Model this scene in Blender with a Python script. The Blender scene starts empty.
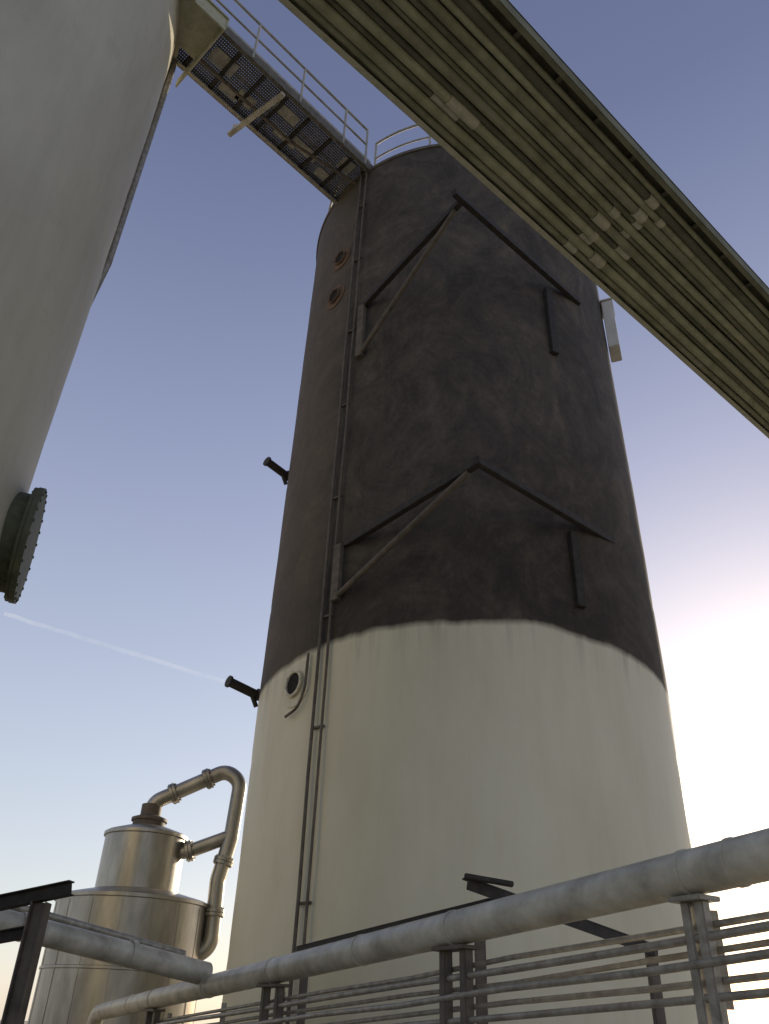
import bpy, bmesh, math, random
from mathutils import Vector, Matrix, noise
random.seed(7)
S=bpy.context.scene
COL=S.collection
# ------------------------------------------------------------------ materials
def newmat(name):
    m=bpy.data.materials.new(name); m.use_nodes=True
    nt=m.node_tree; b=nt.nodes["Principled BSDF"]
    return m,nt,b
def N(nt,t,**k):
    n=nt.nodes.new(t)
    for a,v in k.items(): setattr(n,a,v)
    return n
def noise_node(nt,scale,detail=6,rough=.6,stretch=None,dist=0):
    tc=N(nt,'ShaderNodeTexCoord'); mp=N(nt,'ShaderNodeMapping')
    if stretch: mp.inputs['Scale'].default_value=stretch
    nt.links.new(tc.outputs['Object'],mp.inputs['Vector'])
    n=N(nt,'ShaderNodeTexNoise'); n.inputs['Scale'].default_value=scale
    n.inputs['Detail'].default_value=min(detail,5); n.inputs['Roughness'].default_value=rough
    n.inputs['Distortion'].default_value=dist
    nt.links.new(mp.outputs['Vector'],n.inputs['Vector'])
    return n
def ramp(nt,src,stops):
    r=N(nt,'ShaderNodeValToRGB'); e=r.color_ramp.elements
    e[0].position=stops[0][0]; e[0].color=(*stops[0][1],1)
    e[1].position=stops[-1][0]; e[1].color=(*stops[-1][1],1)
    for p,c in stops[1:-1]:
        x=e.new(p); x.color=(*c,1)
    nt.links.new(src,r.inputs['Fac']); return r
def mix(nt,fac,a,b,mode='MIX'):
    m=N(nt,'ShaderNodeMix',data_type='RGBA',blend_type=mode)
    for i,v in ((0,fac),(6,a),(7,b)):
        if isinstance(v,(int,float)): m.inputs[i].default_value=v
        elif isinstance(v,tuple): m.inputs[i].default_value=(*v,1)
        else: nt.links.new(v,m.inputs[i])
    return m.outputs[2]
def bump(nt,b,src,strength=.3,dist=.02):
    n=N(nt,'ShaderNodeBump'); n.inputs['Strength'].default_value=strength; n.inputs['Distance'].default_value=dist
    nt.links.new(src,n.inputs['Height']); nt.links.new(n.outputs['Normal'],b.inputs['Normal'])
def simple(name,c1,c2,scale=6,rough=.6,metal=0,stretch=None,bs=.25,detail=5):
    m,nt,b=newmat(name)
    n=noise_node(nt,scale,detail,.62,stretch)
    r=ramp(nt,n.outputs['Fac'],[(.32,c1),(.68,c2)])
    nt.links.new(r.outputs['Color'],b.inputs['Base Color'])
    b.inputs['Roughness'].default_value=rough; b.inputs['Metallic'].default_value=metal
    if bs: bump(nt,b,n.outputs['Fac'],bs,.01)
    return m
M_dark=simple('dark_steel',(.018,.015,.012),(.045,.037,.030),12,.75)
M_grey=simple('weathered_galvanised',(.26,.25,.22),(.42,.40,.35),8,.55,.1)
M_rust=simple('rusty_plate',(.07,.040,.024),(.18,.11,.065),9,.8)
M_brown=simple('stained_conduit',(.075,.062,.048),(.15,.122,.094),7,.7)
M_creamtrim=simple('cream_trim',(.54,.50,.37),(.66,.61,.46),5,.5)
M_pipe=simple('painted_pipe',(.30,.275,.215),(.58,.545,.445),5,.38,0,None,.35)
M_cond=simple('conduit_steel',(.21,.19,.155),(.40,.37,.31),14,.38,.25)
M_cable=[simple('cable_jacket_%d'%i,(a*.62,a*.62,a*.37),(a*1.08,a*1.08,a*.70),4,.75,0,(1,1,1),.15) for i,a in enumerate((.17,.27,.35,.22,.12))]
M_strap=simple('pale_strap',(.34,.34,.24),(.46,.45,.33),9,.7)
M_bore=simple('bore_black',(.006,.006,.006),(.012,.011,.01),5,.9,0,None,0)
M_alu=simple('aluminium_cladding',(.24,.225,.195),(.46,.435,.385),3,.36,.7,(1,1,.25),.25)
M_grating=simple('grating_steel',(.075,.068,.055),(.16,.147,.12),10,.7,0,None,0)
M_green=simple('dark_green_flange',(.04,.045,.025),(.10,.105,.06),8,.7)
def shell_mat():
    m,nt,b=newmat('tank_shell_paint')
    L=nt.links
    tc=N(nt,'ShaderNodeTexCoord'); sep=N(nt,'ShaderNodeSeparateXYZ'); L.new(tc.outputs['Object'],sep.inputs[0])
    def math_(op,a,b_=None):
        n=N(nt,'ShaderNodeMath',operation=op)
        for i,v in enumerate((a,b_)):
            if v is None: continue
            if isinstance(v,(int,float)): n.inputs[i].default_value=v
            else: L.new(v,n.inputs[i])
        return n.outputs[0]
    at=math_('ARCTAN2',sep.outputs['Y'],sep.outputs['X'])
    # paint line: higher in the middle of the near side, lower at the flanks
    s1=math_('MULTIPLY',math_('COSINE',math_('MULTIPLY',math_('ADD',at,1.55),2.0)),.11)
    n1=noise_node(nt,.9,4,.5,(1,1,.2)); n2=noise_node(nt,5,5,.6,(1,1,.6))
    w=math_('ADD',math_('MULTIPLY',math_('SUBTRACT',n1.outputs['Fac'],.5),.22),math_('MULTIPLY',math_('SUBTRACT',n2.outputs['Fac'],.5),.07))
    h=math_('SUBTRACT',sep.outputs['Z'],math_('ADD',math_('ADD',w,s1),5.78))
    mr=N(nt,'ShaderNodeMapRange'); mr.inputs['From Min'].default_value=-.04; mr.inputs['From Max'].default_value=.06
    L.new(h,mr.inputs['Value'])
    a=noise_node(nt,.8,5,.72,(1,1,.9),1.8); c=noise_node(nt,2.6,5,.75,(1.1,1.1,.7),.8); g=noise_node(nt,14,4,.7)
    d1=ramp(nt,a.outputs['Fac'],[(.32,(.040,.033,.027)),(.46,(.062,.052,.042)),(.56,(.082,.068,.054)),(.72,(.125,.104,.082))])
    d2=ramp(nt,c.outputs['Fac'],[(.32,(.60,.59,.57)),(.55,(1.0,.98,.95)),(.74,(1.5,1.42,1.32))])
    dark=mix(nt,.7,d1.outputs['Color'],d2.outputs['Color'],'MULTIPLY')
    d3=ramp(nt,g.outputs['Fac'],[(.35,(.75,.75,.75)),(.7,(1.25,1.2,1.15))])
    dark=mix(nt,.6,dark,d3.outputs['Color'],'MULTIPLY')
    mr2=N(nt,'ShaderNodeMapRange'); mr2.inputs['From Min'].default_value=.1; mr2.inputs['From Max'].default_value=2.2
    L.new(h,mr2.inputs['Value'])
    so=ramp(nt,mr2.outputs['Result'],[(0,(.70,.67,.64)),(1,(1,1,1))])
    dark=mix(nt,1.0,dark,so.outputs['Color'],'MULTIPLY')
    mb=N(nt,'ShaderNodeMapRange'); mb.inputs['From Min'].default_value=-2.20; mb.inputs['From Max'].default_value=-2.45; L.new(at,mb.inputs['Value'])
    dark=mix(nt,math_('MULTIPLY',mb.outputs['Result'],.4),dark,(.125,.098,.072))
    e=noise_node(nt,.8,5,.6,(1,1,.5)); k=noise_node(nt,2.6,5,.65,(1.4,1.4,.22))
    c1=ramp(nt,e.outputs['Fac'],[(.3,(.58,.535,.385)),(.7,(.68,.635,.475))])
    c2=ramp(nt,k.outputs['Fac'],[(.30,(.90,.88,.83)),(.55,(1,1,1))])
    cream=mix(nt,.5,c1.outputs['Color'],c2.outputs['Color'],'MULTIPLY')
    # sooty drips just under the paint line
    mr3=N(nt,'ShaderNodeMapRange'); mr3.inputs['From Min'].default_value=-.75; mr3.inputs['From Max'].default_value=-.02; L.new(h,mr3.inputs['Value'])
    dr_=noise_node(nt,5.5,4,.6,(1,1,.07)); drr=ramp(nt,dr_.outputs['Fac'],[(.50,(0,0,0)),(.68,(.5,.5,.5))])
    cream=mix(nt,math_('MULTIPLY',math_('POWER',mr3.outputs['Result'],1.6),drr.outputs['Color']),cream,(.27,.23,.17))
    col=mix(nt,mr.outputs['Result'],cream,dark)
    L.new(col,b.inputs['Base Color'])
    rr=N(nt,'ShaderNodeMapRange'); rr.inputs['To Min'].default_value=.5; rr.inputs['To Max'].default_value=.85
    L.new(mr.outputs['Result'],rr.inputs['Value']); L.new(rr.outputs['Result'],b.inputs['Roughness'])
    hb=math_('ADD',math_('MULTIPLY',c.outputs['Fac'],math_('ADD',math_('MULTIPLY',mr.outputs['Result'],.9),.08)),math_('MULTIPLY',mr.outputs['Result'],-.3))
    bump(nt,b,hb,.3,.03)
    return m
M_shell=shell_mat()
def cream_mat():
    m,nt,b=newmat('cream_tank_paint')
    e=noise_node(nt,.7,5,.62,(1,1,.5)); k=noise_node(nt,2.6,5,.65,(1.8,1.8,.2)); g=noise_node(nt,2.2,5,.7)
    c1=ramp(nt,e.outputs['Fac'],[(.3,(.41,.39,.31)),(.7,(.52,.495,.40))])
    c2=ramp(nt,k.outputs['Fac'],[(.30,(.86,.84,.80)),(.55,(1,1,1))])
    c=mix(nt,.6,c1.outputs['Color'],c2.outputs['Color'],'MULTIPLY')
    c3=ramp(nt,g.outputs['Fac'],[(.58,(1,1,1)),(.75,(.76,.74,.66))])
    c=mix(nt,.6,c,c3.outputs['Color'],'MULTIPLY')
    nt.links.new(c,b.inputs['Base Color']); b.inputs['Roughness'].default_value=.55
    bump(nt,b,e.outputs['Fac'],.15,.02)
    return m
M_cream=cream_mat()
# ------------------------------------------------------------------ helpers
def empty(name,loc=(0,0,0)):
    o=bpy.data.objects.new(name,None); COL.objects.link(o); o.location=loc; return o
def add(name,bm,mat,parent=None,smooth=True,loc=(0,0,0)):
    me=bpy.data.meshes.new(name); bm.normal_update(); bm.to_mesh(me); bm.free()
    o=bpy.data.objects.new(name,me); COL.objects.link(o)
    if mat: me.materials.append(mat)
    if smooth:
        for p in me.polygons: p.use_smooth=True
        try: me.set_sharp_from_angle(angle=math.radians(40))
        except Exception: pass
    if parent:
        o.parent=parent
        o.location=Vector(loc)-parent.location
    else: o.location=loc
    return o
def fillet(pts,rad,seg=8):
    pts=[Vector(p) for p in pts]; out=[pts[0]]
    for i in range(1,len(pts)-1):
        a,b,c=pts[i-1],pts[i],pts[i+1]
        u=(a-b).normalized(); v=(c-b).normalized()
        ang=u.angle(v)
        if ang>math.pi-.05: out.append(b); continue
        d=min(rad/math.tan(ang/2),(a-b).length*.49,(c-b).length*.49)
        p0=b+u*d; p1=b+v*d
        for k in range(seg+1):
            t=k/seg; out.append(p0*(1-t)**2+b*2*t*(1-t)+p1*t*t)
    out.append(pts[-1]); return out
def tube_bm(bm,pts,r,seg=16,cap=True):
    pts=[Vector(p) for p in pts]; rings=[]
    t=(pts[1]-pts[0]).normalized()
    n=t.orthogonal().normalized()
    for i,p in enumerate(pts):
        if i==0: tt=(pts[1]-pts[0]).normalized()
        elif i==len(pts)-1: tt=(pts[-1]-pts[-2]).normalized()
        else: tt=((pts[i+1]-p).normalized()+(p-pts[i-1]).normalized()).normalized()
        n=(n-tt*n.dot(tt)).normalized(); b=tt.cross(n)
        rings.append([bm.verts.new(p+(n*math.cos(2*math.pi*k/seg)+b*math.sin(2*math.pi*k/seg))*r) for k in range(seg)])
    for i in range(len(rings)-1):
        for k in range(seg):
            bm.faces.new((rings[i][k],rings[i][(k+1)%seg],rings[i+1][(k+1)%seg],rings[i+1][k]))
    if cap:
        bm.faces.new(rings[0][::-1]); bm.faces.new(rings[-1])
def tube(name,pts,r,mat,parent,rad=0,seg=16):
    bm=bmesh.new()
    if rad: pts=fillet(pts,rad)
    tube_bm(bm,pts,r,seg); bmesh.ops.recalc_face_normals(bm,faces=bm.faces)
    return add(name,bm,mat,parent)
def box_bm(bm,c,ax,ay,az,sx,sy,sz):
    c=Vector(c); vs=[]
    for i in (-.5,.5):
        for j in (-.5,.5):
            for k in (-.5,.5):
                vs.append(bm.verts.new(c+ax*sx*i+ay*sy*j+az*sz*k))
    for f in ((0,1,3,2),(4,6,7,5),(0,4,5,1),(2,3,7,6),(0,2,6,4),(1,5,7,3)):
        bm.faces.new([vs[q] for q in f])
def frame(a,b,up=Vector((0,0,1))):
    t=(Vector(b)-Vector(a)).normalized()
    s=t.cross(up)
    if s.length<1e-3: s=Vector((1,0,0))
    s.normalize(); return t,s,s.cross(t).normalized()
def beam_bm(bm,a,b,w,h,up=Vector((0,0,1))):
    a=Vector(a);b=Vector(b);t,s,u=frame(a,b,up)
    box_bm(bm,(a+b)/2,t,s,u,(b-a).length,w,h)
def bevel(bm,w=.006):
    bmesh.ops.recalc_face_normals(bm,faces=bm.faces)
    bmesh.ops.bevel(bm,geom=[e for e in bm.edges],offset=w,segments=2,affect='EDGES',clamp_overlap=True)
def beam(name,a,b,w,h,mat,parent,up=Vector((0,0,1)),bv=.006):
    bm=bmesh.new(); beam_bm(bm,a,b,w,h,up); bevel(bm,bv)
    return add(name,bm,mat,parent,False)
def angle_iron(name,a,b,w,th,mat,parent,flip=1):
    bm=bmesh.new(); a=Vector(a);b=Vector(b);t,s,u=frame(a,b); L=(b-a).length;c=(a+b)/2
    box_bm(bm,c,t,s,u,L,w,th)
    box_bm(bm,c+s*flip*(w/2-th/2)-u*(w/2+.001),t,s,u,L,th,w-th)
    bevel(bm,.002); return add(name,bm,mat,parent,False)
def ibeam(name,a,b,w,h,th,mat,parent,up=Vector((0,0,1))):
    bm=bmesh.new(); a=Vector(a);b=Vector(b);t,s,u=frame(a,b,up); L=(b-a).length;c=(a+b)/2
    box_bm(bm,c+u*(h/2-th/2),t,s,u,L,w,th); box_bm(bm,c-u*(h/2-th/2),t,s,u,L,w,th)
    box_bm(bm,c,t,s,u,L,th,h-2*th)
    bevel(bm,.002); return add(name,bm,mat,parent,False)
def disc_bm(bm,c,n,r0,r1,th,seg=40):
    c=Vector(c);n=Vector(n).normalized();a=n.orthogonal().normalized();b=n.cross(a)
    R=[]
    for rr,z in ((r0,0),(r1,0),(r1,th),(r0,th)):
        R.append([bm.verts.new(c+n*z+(a*math.cos(2*math.pi*k/seg)+b*math.sin(2*math.pi*k/seg))*rr) for k in range(seg)])
    for i in range(4):
        for k in range(seg):
            bm.faces.new((R[i][k],R[i][(k+1)%seg],R[(i+1)%4][(k+1)%seg],R[(i+1)%4][k]))
def bolts_bm(bm,c,n,r,cnt,br,th):
    c=Vector(c);n=Vector(n).normalized();a=n.orthogonal().normalized();b=n.cross(a)
    for k in range(cnt):
        t=2*math.pi*k/cnt; p=c+(a*math.cos(t)+b*math.sin(t))*r
        tube_bm(bm,[p,p+n*th],br,6)
def taper(z):  # slight inward taper of the plate courses above 6 m
    return max(0,(z-6)/10)*.085
def shell_bm(r,z0,z1,nz,seg=220,dent=.012,course=2.4,seed=0,tp=False):
    bm=bmesh.new(); rings=[]
    zs=[z0+(z1-z0)*i/nz for i in range(nz+1)]
    for z in zs:
        ring=[]
        for k in range(seg):
            t=2*math.pi*k/seg
            d=noise.noise(Vector((math.cos(t)*1.6+seed,math.sin(t)*1.6,z*.45)))*dent
            d+=noise.noise(Vector((math.cos(t)*5+seed,math.sin(t)*5,z*1.4)))*dent*.35
            q=(z%course)/course; q=min(q,1-q)*course
            d-=.008*math.exp(-(q/.06)**2)
            if tp: d-=taper(z)
            ring.append(bm.verts.new(((r+d)*math.cos(t),(r+d)*math.sin(t),z)))
        rings.append(ring)
    for i in range(nz):
        for k in range(seg):
            bm.faces.new((rings[i][k],rings[i][(k+1)%seg],rings[i+1][(k+1)%seg],rings[i+1][k]))
    return bm
def cone_roof(r,z,rise,seg=96):
    bm=bmesh.new(); c=bm.verts.new((0,0,z+rise))
    v=[bm.verts.new((r*math.cos(2*math.pi*k/seg),r*math.sin(2*math.pi*k/seg),z)) for k in range(seg)]
    for k in range(seg): bm.faces.new((v[k],v[(k+1)%seg],c))
    return bm
def ring_pts(C,r,z,a0,a1,n):
    return [Vector((C[0]+r*math.cos(math.radians(a0+(a1-a0)*i/n)),C[1]+r*math.sin(math.radians(a0+(a1-a0)*i/n)),z)) for i in range(n+1)]
# ------------------------------------------------------------------ main tank
C=Vector((1.286,12.08,0)); TR=3.08; TOP=16.0
tank=empty('storage_tank',C)
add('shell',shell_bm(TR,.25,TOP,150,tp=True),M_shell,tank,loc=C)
add('roof',cone_roof(TR-.10,TOP-.01,.45),M_brown,tank,loc=C)
bm=bmesh.new(); disc_bm(bm,(0,0,TOP-.06),(0,0,1),TR-.12,TR-.055,.075,160); add('top_rim_angle',bm,M_brown,tank,loc=C)
bm=bmesh.new(); disc_bm(bm,(0,0,0.02),(0,0,1),.01,TR+.35,.26,96); add('concrete_plinth',bm,simple('concrete',(.28,.27,.24),(.38,.36,.33),6,.9),tank,loc=C)
def on(ang,r,z,C=C):
    if C.x>0: r=r-taper(z)
    return Vector((C.x+r*math.cos(math.radians(ang)),C.y+r*math.sin(math.radians(ang)),z))
def rad(ang): return Vector((math.cos(math.radians(ang)),math.sin(math.radians(ang)),0))
for nm,ang,r_,z0,z1 in (('riser_conduit_1',-131.3,.021,.3,16.4),('riser_conduit_2',-128.6,.017,.3,15.9)):
    pts=[]
    z=z0
    while z<z1:
        pts.append(on(ang+random.uniform(-.2,.2),TR+.05,z)); z+=1.3
    pts.append(on(ang,TR+.05,z1)); tube(nm,pts,r_,M_brown,tank)
bm=bmesh.new()
for i in range(9):
    z=1.1+i*1.75+random.uniform(-.2,.2)
    beam_bm(bm,on(-131.8,TR+.025,z),on(-128.2,TR+.025,z),.03,.028)
add('conduit_clamps',bm,M_brown,tank,False)
def nozzle(name,ang,z,rp,rf,rb,mat,pad,proj=.16):
    n=rad(ang); c=on(ang,TR,z)
    bm=bmesh.new()
    seg=40; g=[]
    for rr,lift in ((rb,.018),(rp,.018),(rp+.004,-.01)):
        ring=[]
        for k in range(seg):
            t=2*math.pi*k/seg; da=math.degrees(rr*math.cos(t)/TR)
            ring.append(bm.verts.new(on(ang+da,TR+lift,z+rr*math.sin(t))))
        g.append(ring)
    for i in range(2):
        for k in range(seg): bm.faces.new((g[i][k],g[i][(k+1)%seg],g[i+1][(k+1)%seg],g[i+1][k]))
    bmesh.ops.recalc_face_normals(bm,faces=bm.faces)
    add(name+'_pad',bm,pad,tank)
    bm=bmesh.new(); disc_bm(bm,c,n,rb,rb+.02,proj); disc_bm(bm,c+n*(proj-.03),n,rb+.002,rf,.03)
    bolts_bm(bm,c+n*(proj-.002),n,(rb+rf)/2+.006,8,.009,.014)
    add(name+'_flange',bm,mat,tank)
    bm=bmesh.new(); disc_bm(bm,c+n*(proj-.035),n,.001,rb-.001,.01); add(name+'_bore',bm,M_bore,tank)
nozzle('shell_nozzle_low',-140.0,5.41,.31,.18,.145,M_creamtrim,M_creamtrim,.06)
nozzle('shell_nozzle_mid',-140.2,12.80,.26,.15,.12,M_rust,M_rust,.06)
nozzle('shell_nozzle_high',-139.0,13.79,.26,.15,.12,M_rust,M_rust,.06)
tube('arc_shadow_tube',[on(-134.9,TR+.05,5.75),on(-134.9,TR+.06,5.3),on(-136.6,TR+.06,5.04),on(-141.5,TR+.06,4.98)],.018,M_brown,tank,.25)  # brown tube added in place of the curved shadow line around the low nozzle
def tri_frame(nm,apex,l,r,post_l,post_r,over):
    apex=Vector(apex);l=Vector(l);r=Vector(r)
    beam(nm+'_arm_left',apex+(apex-l).normalized()*.03,l,.085,.11,M_dark,tank)
    beam(nm+'_arm_right',apex+(apex-r).normalized()*over+Vector((0,0,.004)),r,.085,.11,M_dark,tank)
    for s,(top,zb) in (('left',post_l),('right',post_r)):
        top=Vector(top); o=(top-C); o.z=0; o=o.normalized()
        t2=Vector((C.x,C.y,top.z))+o*(TR+.05-taper(top.z))
        beam(nm+'_post_'+s,t2,Vector((t2.x,t2.y,zb)),.08,.13,M_brown if s=='left' else M_dark,tank,up=Vector((o.y,-o.x,0)))
        if s=='left': foot=Vector((t2.x,t2.y,zb+.05))
    tube(nm+'_knee_brace',[apex-Vector((0,0,.06))+(l-apex)*.06,foot],.040,M_brown,tank)
tri_frame('lower_frame',(1.08,7.59,7.28),(-.60,9.71,7.28),(3.27,9.79,7.60),((-.55,9.68,7.26),6.40),((2.52,9.31,7.38),6.26),.05)
tri_frame('upper_frame',(.97,7.45,12.0),(-.55,9.67,12.0),(3.27,9.79,12.5),((-.48,9.62,11.98),10.80),((2.59,9.34,12.25),10.77),.20)
def stub(nm,base,tip):
    base=Vector(base);tip=Vector(tip); n=(tip-base).normalized()
    bm=bmesh.new(); tube_bm(bm,[base,tip],.07,16); disc_bm(bm,tip-n*.02,n,.002,.09,.035)
    disc_bm(bm,base+n*.10,n,.05,.10,.03)
    tube_bm(bm,[base+n*.22,base+n*.10+Vector((0,0,-.18))],.035,10)
    add(nm,bm,M_dark,tank)
b1=on(-175,TR-.05,9.90); stub('side_stub_high',b1,b1+Vector((-.40,-.40,.08)))
b2=on(-175,TR-.05,5.82); stub('side_stub_low',b2,b2+Vector((-.48,-.38,.10)))
jb=on(-22,TR+.12,13.0)
o=rad(-22); tq=Vector((-o.y,o.x,0))
bm=bmesh.new(); box_bm(bm,jb,o,tq,Vector((0,0,1)),.2,.45,1.2); bevel(bm,.012)
box_bm(bm,jb+Vector((0,0,.62))-o*.02,o,tq,Vector((0,0,1)),.26,.50,.03)
add('junction_box',bm,simple('enclosure_grey',(.50,.48,.44),(.62,.60,.55),4,.5),tank,False)
for nm,z,r_ in (('roof_handrail_top',17.07,.026),('roof_handrail_mid',16.55,.020)):
    tube(nm,ring_pts(C,2.85,z,-128,212,96),r_,M_grey,tank,0,10)
bm=bmesh.new()
for i in range(15):
    a=-128+340*i/14; q=ring_pts(C,2.85,0,a,a+1,1)[0]; tube_bm(bm,[q+Vector((0,0,15.98)),q+Vector((0,0,17.07))],.024,8)
add('roof_handrail_posts',bm,M_grey,tank)
# ------------------------------------------------------------------ left tank
C2=Vector((-6.68,6.18,0)); R2=3.0
tank2=empty('storage_tank.001',C2)
add('shell',shell_bm(R2,.25,16.0,110,seg=240,dent=.014,seed=9),M_cream,tank2,loc=C2)
add('roof',cone_roof(R2-.02,15.99,.45),M_cream,tank2,loc=C2)
bm=bmesh.new(); disc_bm(bm,(0,0,15.93),(0,0,1),R2-.03,R2+.06,.08,160); add('top_rim_angle',bm,M_creamtrim,tank2,loc=C2)
bm=bmesh.new(); disc_bm(bm,(0,0,.02),(0,0,1),.01,R2+.35,.26,96); add('concrete_plinth',bm,bpy.data.materials['concrete'],tank2,loc=C2)
def on2(ang,r,z): return on(ang,r,z,C2)
tube('edge_sliver_tube',[on2(30,R2+.05,15.9),on2(30,R2+.04,10.6),on2(30,R2-.08,9.3)],.055,M_cond,tank2,.3)  # thin tube added for the grey sliver along the upper shell edge
ang=21.5; n=rad(ang); c=on2(ang,R2-.08,5.78)
bm=bmesh.new(); disc_bm(bm,c,n,.50,.53,.22,64); disc_bm(bm,c+n*.19,n,.5,.61,.035,64); add('manway_neck',bm,M_green,tank2)
bm=bmesh.new(); disc_bm(bm,c+n*.228,n,.002,.62,.06,64); bolts_bm(bm,c+n*.18,n,.585,26,.016,.12)
add('manway_cover',bm,M_green,tank2)
# ------------------------------------------------------------------ catwalk between tank tops
cw=empty('catwalk',(0,0,0))
d=Vector((.7071,.7071,0)); p=Vector((.7071,-.7071,0)); up=Vector((0,0,1))
def W(al,pe,z): return d*al+p*pe+up*z
a0,a1=2.2,6.75; p0,p1=-8.30,-7.22
for s,pe in (('left',p0),('right',p1)):
    bm=bmesh.new()
    box_bm(bm,W((a0+a1)/2,pe,16.02),d,p,up,a1-a0,.012,.22)
    sg=1 if pe==p0 else -1
    box_bm(bm,W((a0+a1)/2,pe+sg*.042,15.92),d,p,up,a1-a0,.07,.012)
    add('stringer_'+s,bm,M_cond if s=='left' else M_grating,cw,False)
bm=bmesh.new(); x=a0
while x<a1:
    box_bm(bm,W(x,(p0+p1)/2,15.99),d,p,up,.06,p1-p0-.03,.06); x+=.55
add('cross_members',bm,M_dark,cw,False)
bm=bmesh.new(); x=a0
while x<a1:
    box_bm(bm,W(x,(p0+p1)/2,16.045),d,p,up,.022,p1-p0-.03,.03); x+=.04
pe=p0+.05
while pe<p1:
    box_bm(bm,W((a0+a1)/2,pe,16.05),d,p,up,a1-a0,.018,.036); pe+=.05
add('deck_grating',bm,M_grating,cw,False)
bm=bmesh.new()
for (x,pe,l,w) in ((3.2,-7.7,.5,.3),(3.6,-8.05,.4,.2),(3.9,-7.95,.35,.25),(4.6,-7.6,.5,.22),(4.9,-8.0,.5,.15),(5.3,-7.9,.6,.2),(6.1,-7.55,.3,.3),(5.9,-8.05,.3,.2)):
    box_bm(bm,W(x,pe,16.018),d,p,up,l,w,.012)
add('deck_patch_plates',bm,M_grey,cw,False)
beam('under_strut',W(4.05,-8.62,15.80),W(4.25,-7.25,15.82),.09,.07,M_pipe,cw)
beam('under_strut_hanger',W(4.07,-8.5,15.84),W(4.07,-8.5,16.02),.05,.05,M_pipe,cw,up=Vector((1,0,0)))
tube('under_conduit',[W(2.3,-7.9,15.88),W(5.0,-7.9,15.88),W(6.6,-7.6,15.88)],.03,M_brown,cw,.2)
for s,pe in (('left',p0),('right',p1)):
    for nm,z,r_ in (('top',17.1,.026),('mid',16.6,.022)):
        pts=[W(a0-.3,pe,z),W(a1-.35,pe,z)]
        if s=='right': pts=[W(a0-.3,pe,z),W(6.3,pe,z)]
        tube('handrail_%s_%s'%(nm,s),pts,r_,M_grey,cw,0,10)
    bm=bmesh.new()
    for x in (2.5,3.5,4.6,5.7,6.3):
        tube_bm(bm,[W(x,pe,15.95),W(x,pe,17.1)],.024,8)
    add('handrail_posts_'+s,bm,M_grey,cw)
    beam('toe_plate_'+s,W(a0,pe+(.012 if pe==p0 else -.012),16.18),W(a1-.3,pe+(.012 if pe==p0 else -.012),16.18),.006,.10,M_grey,cw,bv=.001)
bm=bmesh.new(); box_bm(bm,W(2.35,-7.45,15.86),d,p,up,.9,1.0,.03); box_bm(bm,W(2.5,-7.0,15.7),d,p,up,.6,.03,.34)
box_bm(bm,W(2.8,-7.72,15.74),d,p,up,.03,1.5,.24); add('landing_plate',bm,M_strap,cw,False)
# ------------------------------------------------------------------ overhead cable tray
ct=empty('cable_tray',(0,0,0))
d=Vector((.760,.650,0)).normalized(); p=Vector((.650,-.760,0)).normalized()
HZ=9.1; q0,q1=-3.33,-2.045; l0,l1=-7,18
for s,pe in (('outer',q0),('inner',q1)):
    bm=bmesh.new(); sg=1 if pe==q0 else -1
    box_bm(bm,W((l0+l1)/2,pe,HZ+.06),d,p,up,l1-l0,.012,.15)
    box_bm(bm,W((l0+l1)/2,pe+sg*.028,HZ-.019),d,p,up,l1-l0,.055 if sg>0 else .04,.010)
    box_bm(bm,W((l0+l1)/2,pe+sg*.028,HZ+.140),d,p,up,l1-l0,.055,.010)
    add('side_rail_'+s,bm,M_strap if s=='outer' else M_cable[0],ct,False)
bm=bmesh.new(); x=l0
while x<l1:
    box_bm(bm,W(x,(q0+q1)/2,HZ+.115),d,p,up,.05,q1-q0-.02,.025); x+=.6
add('rungs',bm,M_cable[0],ct,False)
bm=bmesh.new(); box_bm(bm,W((l0+l1)/2,(q0+q1)/2,HZ+.160),d,p,up,l1-l0,q1-q0+.02,.006); add('cover_sheet',bm,M_cable[4],ct,False)
pe=q0+.055; i=0; cab=[]
rads=[.042,.052,.030,.048,.034,.050,.028,.044,.034,.05,.040,.043,.03,.045,.036]
cid=[1,2,0,2,4,1,3,2,0,1,2,4,1,3]
while True:
    r_=rads[i%len(rads)]
    if pe+2*r_>q1-.04: break
    pe+=r_
    pts=[]; x=l0
    while x<=l1:
        pts.append(W(x,pe+noise.noise(Vector((x*.5,i*3.1,0)))*.016,HZ+.085-r_+noise.noise(Vector((x*.7,i*5.3,4)))*.02)); x+=.35
    tube('cable_%d'%i,pts,r_,M_cable[cid[i%14]],ct,0,14)
    cab.append((pe,r_)); pe+=r_+.004; i+=1
def patches(nm,al,spread,idx,seed,L0=.08,L1=.25):
    random.seed(seed); bm=bmesh.new()
    for j,(pe,r_) in enumerate(cab):
        if j not in idx: continue
        x=al+random.uniform(-spread,spread); L=random.uniform(L0,L1)
        tube_bm(bm,[W(x,pe,HZ+.085-r_),W(x+L,pe,HZ+.085-r_)],r_+.010,14)
    add(nm,bm,M_strap,ct)
patches('cable_sleeves_a',5.35,.14,(0,2,3,5,7,9,11),3)
patches('cable_sleeves_d',5.70,.14,(1,4,6,8,10),13)
patches('cable_sleeves_b',2.9,.4,(2,3),5,.2,.4)
for k,x in enumerate((15.5,-6.0)):
    for pe in (q0+.05,q1-.05):
        ibeam('trestle_post_%d_%s'%(k,'a' if pe<-3 else 'b'),W(x,pe,0),W(x,pe,HZ-.2),.15,.15,.01,M_dark,ct,up=Vector((1,0,0)))
    beam('trestle_beam_%d'%k,W(x,q0-.2,HZ-.11),W(x,q1+.2,HZ-.11),.14,.16,M_dark,ct)
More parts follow.
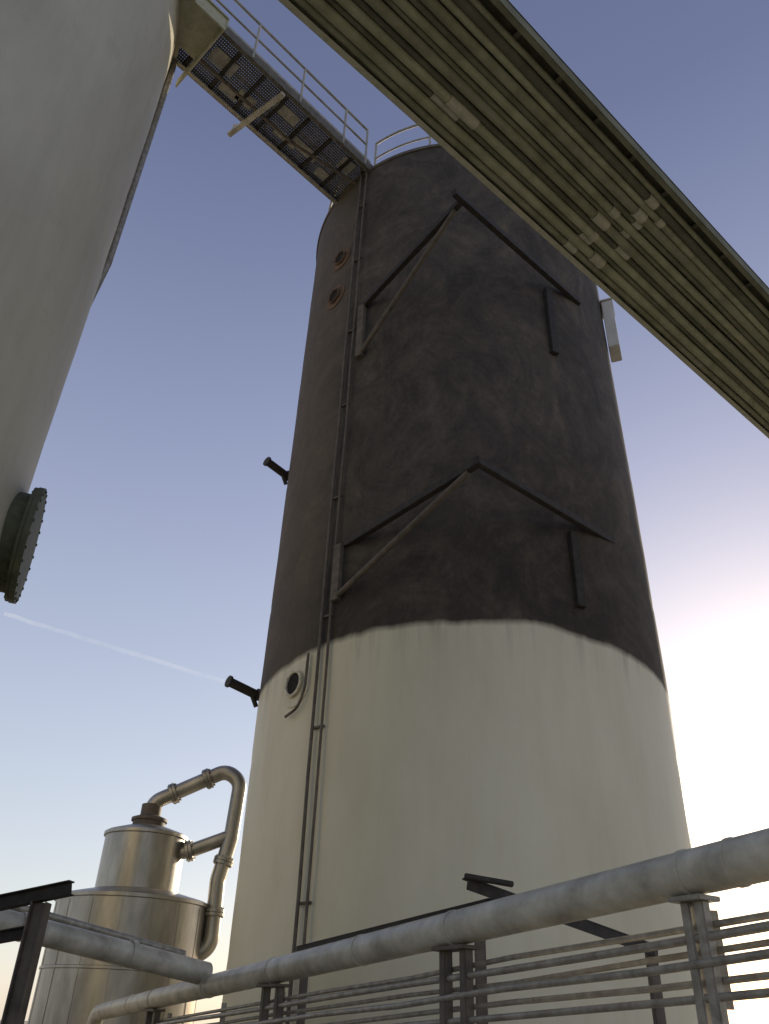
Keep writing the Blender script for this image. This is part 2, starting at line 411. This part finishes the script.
# ------------------------------------------------------------------ foreground pipeline
pl=empty('pipeline')
A=Vector((1.58,3.39,2.25)); B=Vector((-3.29,11.85,1.72)); AB=B-A
def PP(t,dz=0,off=0):
    s=Vector((AB.y,-AB.x,0)).normalized()
    return A+AB*t+Vector((0,0,dz))+s*off
tube('pipe_run',[PP(-.45),PP(1.02),PP(1.02)+Vector((-.15,.2,-1.7))],.092,M_pipe,pl,.3,32)
bm=bmesh.new(); dr=AB.normalized()
for t in (.015,.33,.62,.86):
    disc_bm(bm,PP(t),dr,.091,.097,.018,32)
add('weld_bands',bm,M_pipe,pl)
cb=empty('conduit_bank')
z_off=(-.20,-.245,-.295,-.345,-.40,-.46); 
for i,zz in enumerate(z_off):
    pts=[]
    for k in range(13):
        t=-.45+1.25*k/12
        pts.append(PP(t,zz+noise.noise(Vector((k*.9,i*2.2,1)))*.018,(.05,.0,.06,-.02,.04,.0)[i]+noise.noise(Vector((k*.8,i,7)))*.012))
    tube('conduit_%d'%i,pts,(.014,.018,.013,.017,.014,.016)[i],M_cond,cb,0,12)
bm=bmesh.new()
for t in (-.2,.04,.22,.475,.6,.75):
    b0=PP(t,-.14,.085); b1=PP(t,-.50,.085); beam_bm(bm,b0,b1,.02,.045,up=Vector((1,0,0)))
add('conduit_hangers',bm,M_cond,cb,False)
def support(nm,t,gap,w,mat):
    e=empty(nm); 
    a=PP(t); s=Vector((AB.y,-AB.x,0)).normalized(); dd=dr.copy(); dd.z=0; dd.normalize()
    for k,sg in (('a',-1),('b',1)):
        b=a+dd*gap*sg
        beam('leg_'+k,Vector((b.x,b.y,0)),Vector((b.x,b.y,a.z-.11)),w,w,mat,e,up=s)
    bm=bmesh.new(); beam_bm(bm,a-dd*(gap+w)+Vector((0,0,-.104)),a+dd*(gap+w)+Vector((0,0,-.104)),.13,.02); bevel(bm,.002); add('saddle',bm,mat,e,False)
    bm=bmesh.new(); disc_bm(bm,a-dd*.012,dr,.0925,.098,.024,32); add('strap',bm,M_pipe,e,True)
    bm=bmesh.new(); beam_bm(bm,Vector((a.x,a.y,.01))-dd*(gap+.1),Vector((a.x,a.y,.01))+dd*(gap+.1),.25,.02); add('base_plate',bm,mat,e,False)
support('pipe_support',.0412,.035,.05,M_cond)
support('pipe_support',.220,.10,.06,M_brown)
support('pipe_support',.475,.13,.06,M_brown)
support('pipe_support',.78,.13,.06,M_brown)
sb=empty('steel_bracket')
angle_iron('strut',(.71,6.52,2.60),(2.32,7.33,2.27),.09,.012,M_dark,sb)
beam('top_stub',(.70,6.49,2.61),(1.06,6.46,2.56),.07,.035,M_dark,sb)
beam('post_a',(2.28,7.31,0),(2.28,7.31,2.25),.08,.08,M_brown,sb,up=Vector((1,0,0)))
beam('post_b',(.86,6.95,0),(.86,6.95,2.44),.08,.08,M_brown,sb,up=Vector((1,0,0)))
angle_iron('long_angle',(-.67,9.08,2.30),(.95,6.80,2.50),.09,.012,M_dark,sb)
beam('post_c',(-.6,9.0,0),(-.6,9.0,2.26),.07,.07,M_brown,sb,up=Vector((1,0,0)))
# ------------------------------------------------------------------ left pipe and frame
p2=empty('pipeline.001')
tube('pipe_run',[(-5.4,5.26,2.66),(-3.25,7.17,2.31),(-1.50,8.73,2.02)],.10,M_pipe,p2,0,28)
tube('small_pipe',[(-5.4,5.46,2.80),(-3.3,7.36,2.46),(-1.75,8.78,2.18)],.035,M_cond,p2,0,16)
bm=bmesh.new(); dd=Vector((1.82,1.62,-.29)).normalized()
for q in (.2,.62): disc_bm(bm,Vector((-3.25,7.17,2.31)).lerp(Vector((-1.43,8.79,2.02)),q),dd,.099,.110,.05,28)
add('bands',bm,M_pipe,p2)
fr=empty('steel_frame')
ibeam('cross_beam',(-3.4,6.80,2.20),(-2.22,6.60,2.44),.09,.10,.01,M_dark,fr)
ibeam('post',(-2.44,6.66,0),(-2.44,6.66,2.34),.12,.12,.012,M_brown,fr,up=Vector((1,0,0)))
ibeam('low_beam',(-3.6,6.9,1.95),(-2.44,6.70,2.16),.08,.08,.01,M_dark,fr)
ibeam('post_far',(-3.4,6.8,0),(-3.4,6.8,2.15),.12,.12,.012,M_dark,fr,up=Vector((1,0,0)))
# ------------------------------------------------------------------ process vessel
V=Vector((-3.80,14.45,0)); ve=empty('process_vessel',V)
def lathe(prof,seg=96):
    bm=bmesh.new(); R=[[bm.verts.new((r*math.cos(2*math.pi*k/seg),r*math.sin(2*math.pi*k/seg),z)) for k in range(seg)] for r,z in prof]
    for i in range(len(R)-1):
        for k in range(seg): bm.faces.new((R[i][k],R[i][(k+1)%seg],R[i+1][(k+1)%seg],R[i+1][k]))
    bm.faces.new(R[-1]); bmesh.ops.recalc_face_normals(bm,faces=bm.faces); return bm
add('body',lathe([(1.20,.3),(1.20,1.18),(1.215,1.19),(1.215,1.22),(1.20,1.23),(1.20,2.25),(1.215,2.26),(1.215,2.29),(1.20,2.30),(1.20,3.20),(1.23,3.21),(1.23,3.26),(1.16,3.29),(.72,3.40)]),M_alu,ve,loc=V)
add('upper_drum',lathe([(.66,3.33),(.66,4.22),(.69,4.23),(.69,4.28),(.64,4.31),(.40,4.39),(.33,4.41)]),M_alu,ve,loc=V)
bm=bmesh.new()
for k in range(9):
    t=math.radians(-150+k*22); q=Vector((math.cos(t),math.sin(t),0)); tt=Vector((-q.y,q.x,0))
    box_bm(bm,q*1.203+Vector((0,0,1.75)),q,tt,up,.008,.03,2.85)
add('cladding_seams',bm,M_alu,ve,False,loc=V)
add('top_hood',lathe([(.27,4.40),(.27,4.50),(.30,4.505),(.30,4.55),(.17,4.60),(.17,4.78)],48),M_brown,ve,loc=V)
add('skirt',lathe([(1.28,0.0),(1.28,.3),(1.1,.31)]),M_grey,ve,loc=V)
tube('vapour_pipe',[(-3.80,14.45,4.55),(-3.78,14.42,4.82),(-2.60,14.40,5.40),(-2.33,14.4,5.22),(-2.37,14.4,4.3),(-2.50,14.4,3.64),(-2.47,14.4,2.62),(-2.90,14.4,2.50)],.125,M_alu,ve,.33,24)
tube('return_pipe',[(-3.3,14.4,4.02),(-3.05,14.4,4.05),(-2.42,14.4,4.30)],.11,M_alu,ve,.15,24)
bm=bmesh.new()
def fl(c,n,r1,th=.05):
    n=Vector(n).normalized(); disc_bm(bm,Vector(c)-n*th,n,.10,r1,th*.9,32); disc_bm(bm,Vector(c)+n*.004,n,.10,r1,th*.9,32); bolts_bm(bm,Vector(c)-n*(th+.02),n,r1-.03,10,.012,th*2+.05)
fl((-3.45,14.411,4.98),(1.18,0,.58),.175); fl((-2.90,14.405,5.25),(1.18,0,.58),.175)
fl((-3.03,14.4,4.06),(.9,0,.28),.165); fl((-2.445,14.4,3.92),(.13,0,.66),.165); fl((-2.485,14.4,3.15),(0,0,1),.165)
add('pipe_flanges',bm,M_alu,ve)
# ------------------------------------------------------------------ ground
m,nt,b=newmat('gravel_yard')
g1=noise_node(nt,.15,5,.6); g2=noise_node(nt,9,5,.75)
c1=ramp(nt,g1.outputs['Fac'],[(.35,(.30,.265,.20)),(.65,(.42,.375,.29))]); c2=ramp(nt,g2.outputs['Fac'],[(.3,(.7,.7,.7)),(.7,(1.15,1.15,1.15))])
nt.links.new(mix(nt,.7,c1.outputs['Color'],c2.outputs['Color'],'MULTIPLY'),b.inputs['Base Color']); b.inputs['Roughness'].default_value=.95
bump(nt,b,g2.outputs['Fac'],.3,.03)
bm=bmesh.new(); R=6000; seg=64; c=bm.verts.new((0,0,0)); rs=[]
for rr in (30,200,1000,R): rs.append([bm.verts.new((rr*math.cos(2*math.pi*k/seg),rr*math.sin(2*math.pi*k/seg),0)) for k in range(seg)])
for k in range(seg):
    bm.faces.new((c,rs[0][k],rs[0][(k+1)%seg]))
    for i in range(3): bm.faces.new((rs[i][k],rs[i+1][k],rs[i+1][(k+1)%seg],rs[i][(k+1)%seg]))
bmesh.ops.recalc_face_normals(bm,faces=bm.faces)
add('ground',bm,m,None,False)
# ------------------------------------------------------------------ contrail
m,nt,b=newmat('contrail_vapour')
n=noise_node(nt,.006,5,.7); r=ramp(nt,n.outputs['Fac'],[(.3,(.01,.01,.01)),(.7,(.15,.15,.15))])
b.inputs['Base Color'].default_value=(.95,.95,.95,1); b.inputs['Roughness'].default_value=1
b.inputs['Emission Color'].default_value=(1,.97,.93,1); b.inputs['Emission Strength'].default_value=.55
nt.links.new(r.outputs['Color'],b.inputs['Alpha'])
bm=bmesh.new(); a=Vector((-1400,2752,1270)); e=Vector((-575,2873,1086))
pts=[a.lerp(e,k/30)+Vector((0,0,noise.noise(Vector((k*.4,0,0)))*4)) for k in range(31)]
tube_bm(bm,pts,7.5,12); add('contrail',bm,m)
# ------------------------------------------------------------------ sun, sky
EL=math.radians(13); AZ=math.radians(29)
sv=Vector((math.sin(AZ)*math.cos(EL),math.cos(AZ)*math.cos(EL),math.sin(EL)))
ld=bpy.data.lights.new('sun','SUN'); ld.energy=4.8; ld.angle=math.radians(.5); ld.color=(1,.86,.64)
lo=bpy.data.objects.new('sun',ld); COL.objects.link(lo); lo.rotation_euler=sv.to_track_quat('Z','Y').to_euler()
w=bpy.data.worlds.new("World"); S.world=w; w.use_nodes=True; nt=w.node_tree
sk=nt.nodes.new('ShaderNodeTexSky'); sk.sky_type='NISHITA'; sk.sun_disc=False; sk.sun_elevation=EL; sk.sun_rotation=AZ
sk.air_density=1.0; sk.dust_density=1.0; sk.ozone_density=1.5
bg=nt.nodes['Background']; bg.inputs[1].default_value=.15
# thin high haze: pale lilac veil that thickens towards the horizon
tc=nt.nodes.new('ShaderNodeTexCoord'); sp=nt.nodes.new('ShaderNodeSeparateXYZ'); nt.links.new(tc.outputs['Generated'],sp.inputs[0])
hz=ramp(nt,sp.outputs['Z'],[(0.0,(3.3,3.3,3.2)),(.30,(2.35,2.5,2.95)),(.57,(1.45,1.55,2.25)),(.85,(.60,.66,1.22)),(1.0,(.5,.56,1.05))])
tint=mix(nt,1.0,sk.outputs[0],(.48,.44,.45),'MULTIPLY')
tot=mix(nt,1.0,tint,hz.outputs['Color'],'ADD')
nt.links.new(tot,bg.inputs[0])
# ------------------------------------------------------------------ camera
th=math.radians(33); rho=math.radians(2.24)
F=Vector((0,math.cos(th),math.sin(th)));R0=Vector((1,0,0));U0=Vector((0,-math.sin(th),math.cos(th)))
Rv=R0*math.cos(rho)+U0*math.sin(rho); Uv=U0*math.cos(rho)-R0*math.sin(rho)
cd=bpy.data.cameras.new('camera'); co=bpy.data.objects.new('camera',cd); COL.objects.link(co)
M=Matrix((Rv,Uv,-F)).transposed().to_4x4(); M.translation=Vector((0,0,1.6)); co.matrix_world=M
cd.sensor_fit='VERTICAL'; cd.sensor_height=24; cd.lens=24*804/1024; cd.clip_end=20000; cd.clip_start=.05
S.camera=co
S.view_settings.view_transform='Standard'; S.view_settings.look='None'; S.view_settings.exposure=0
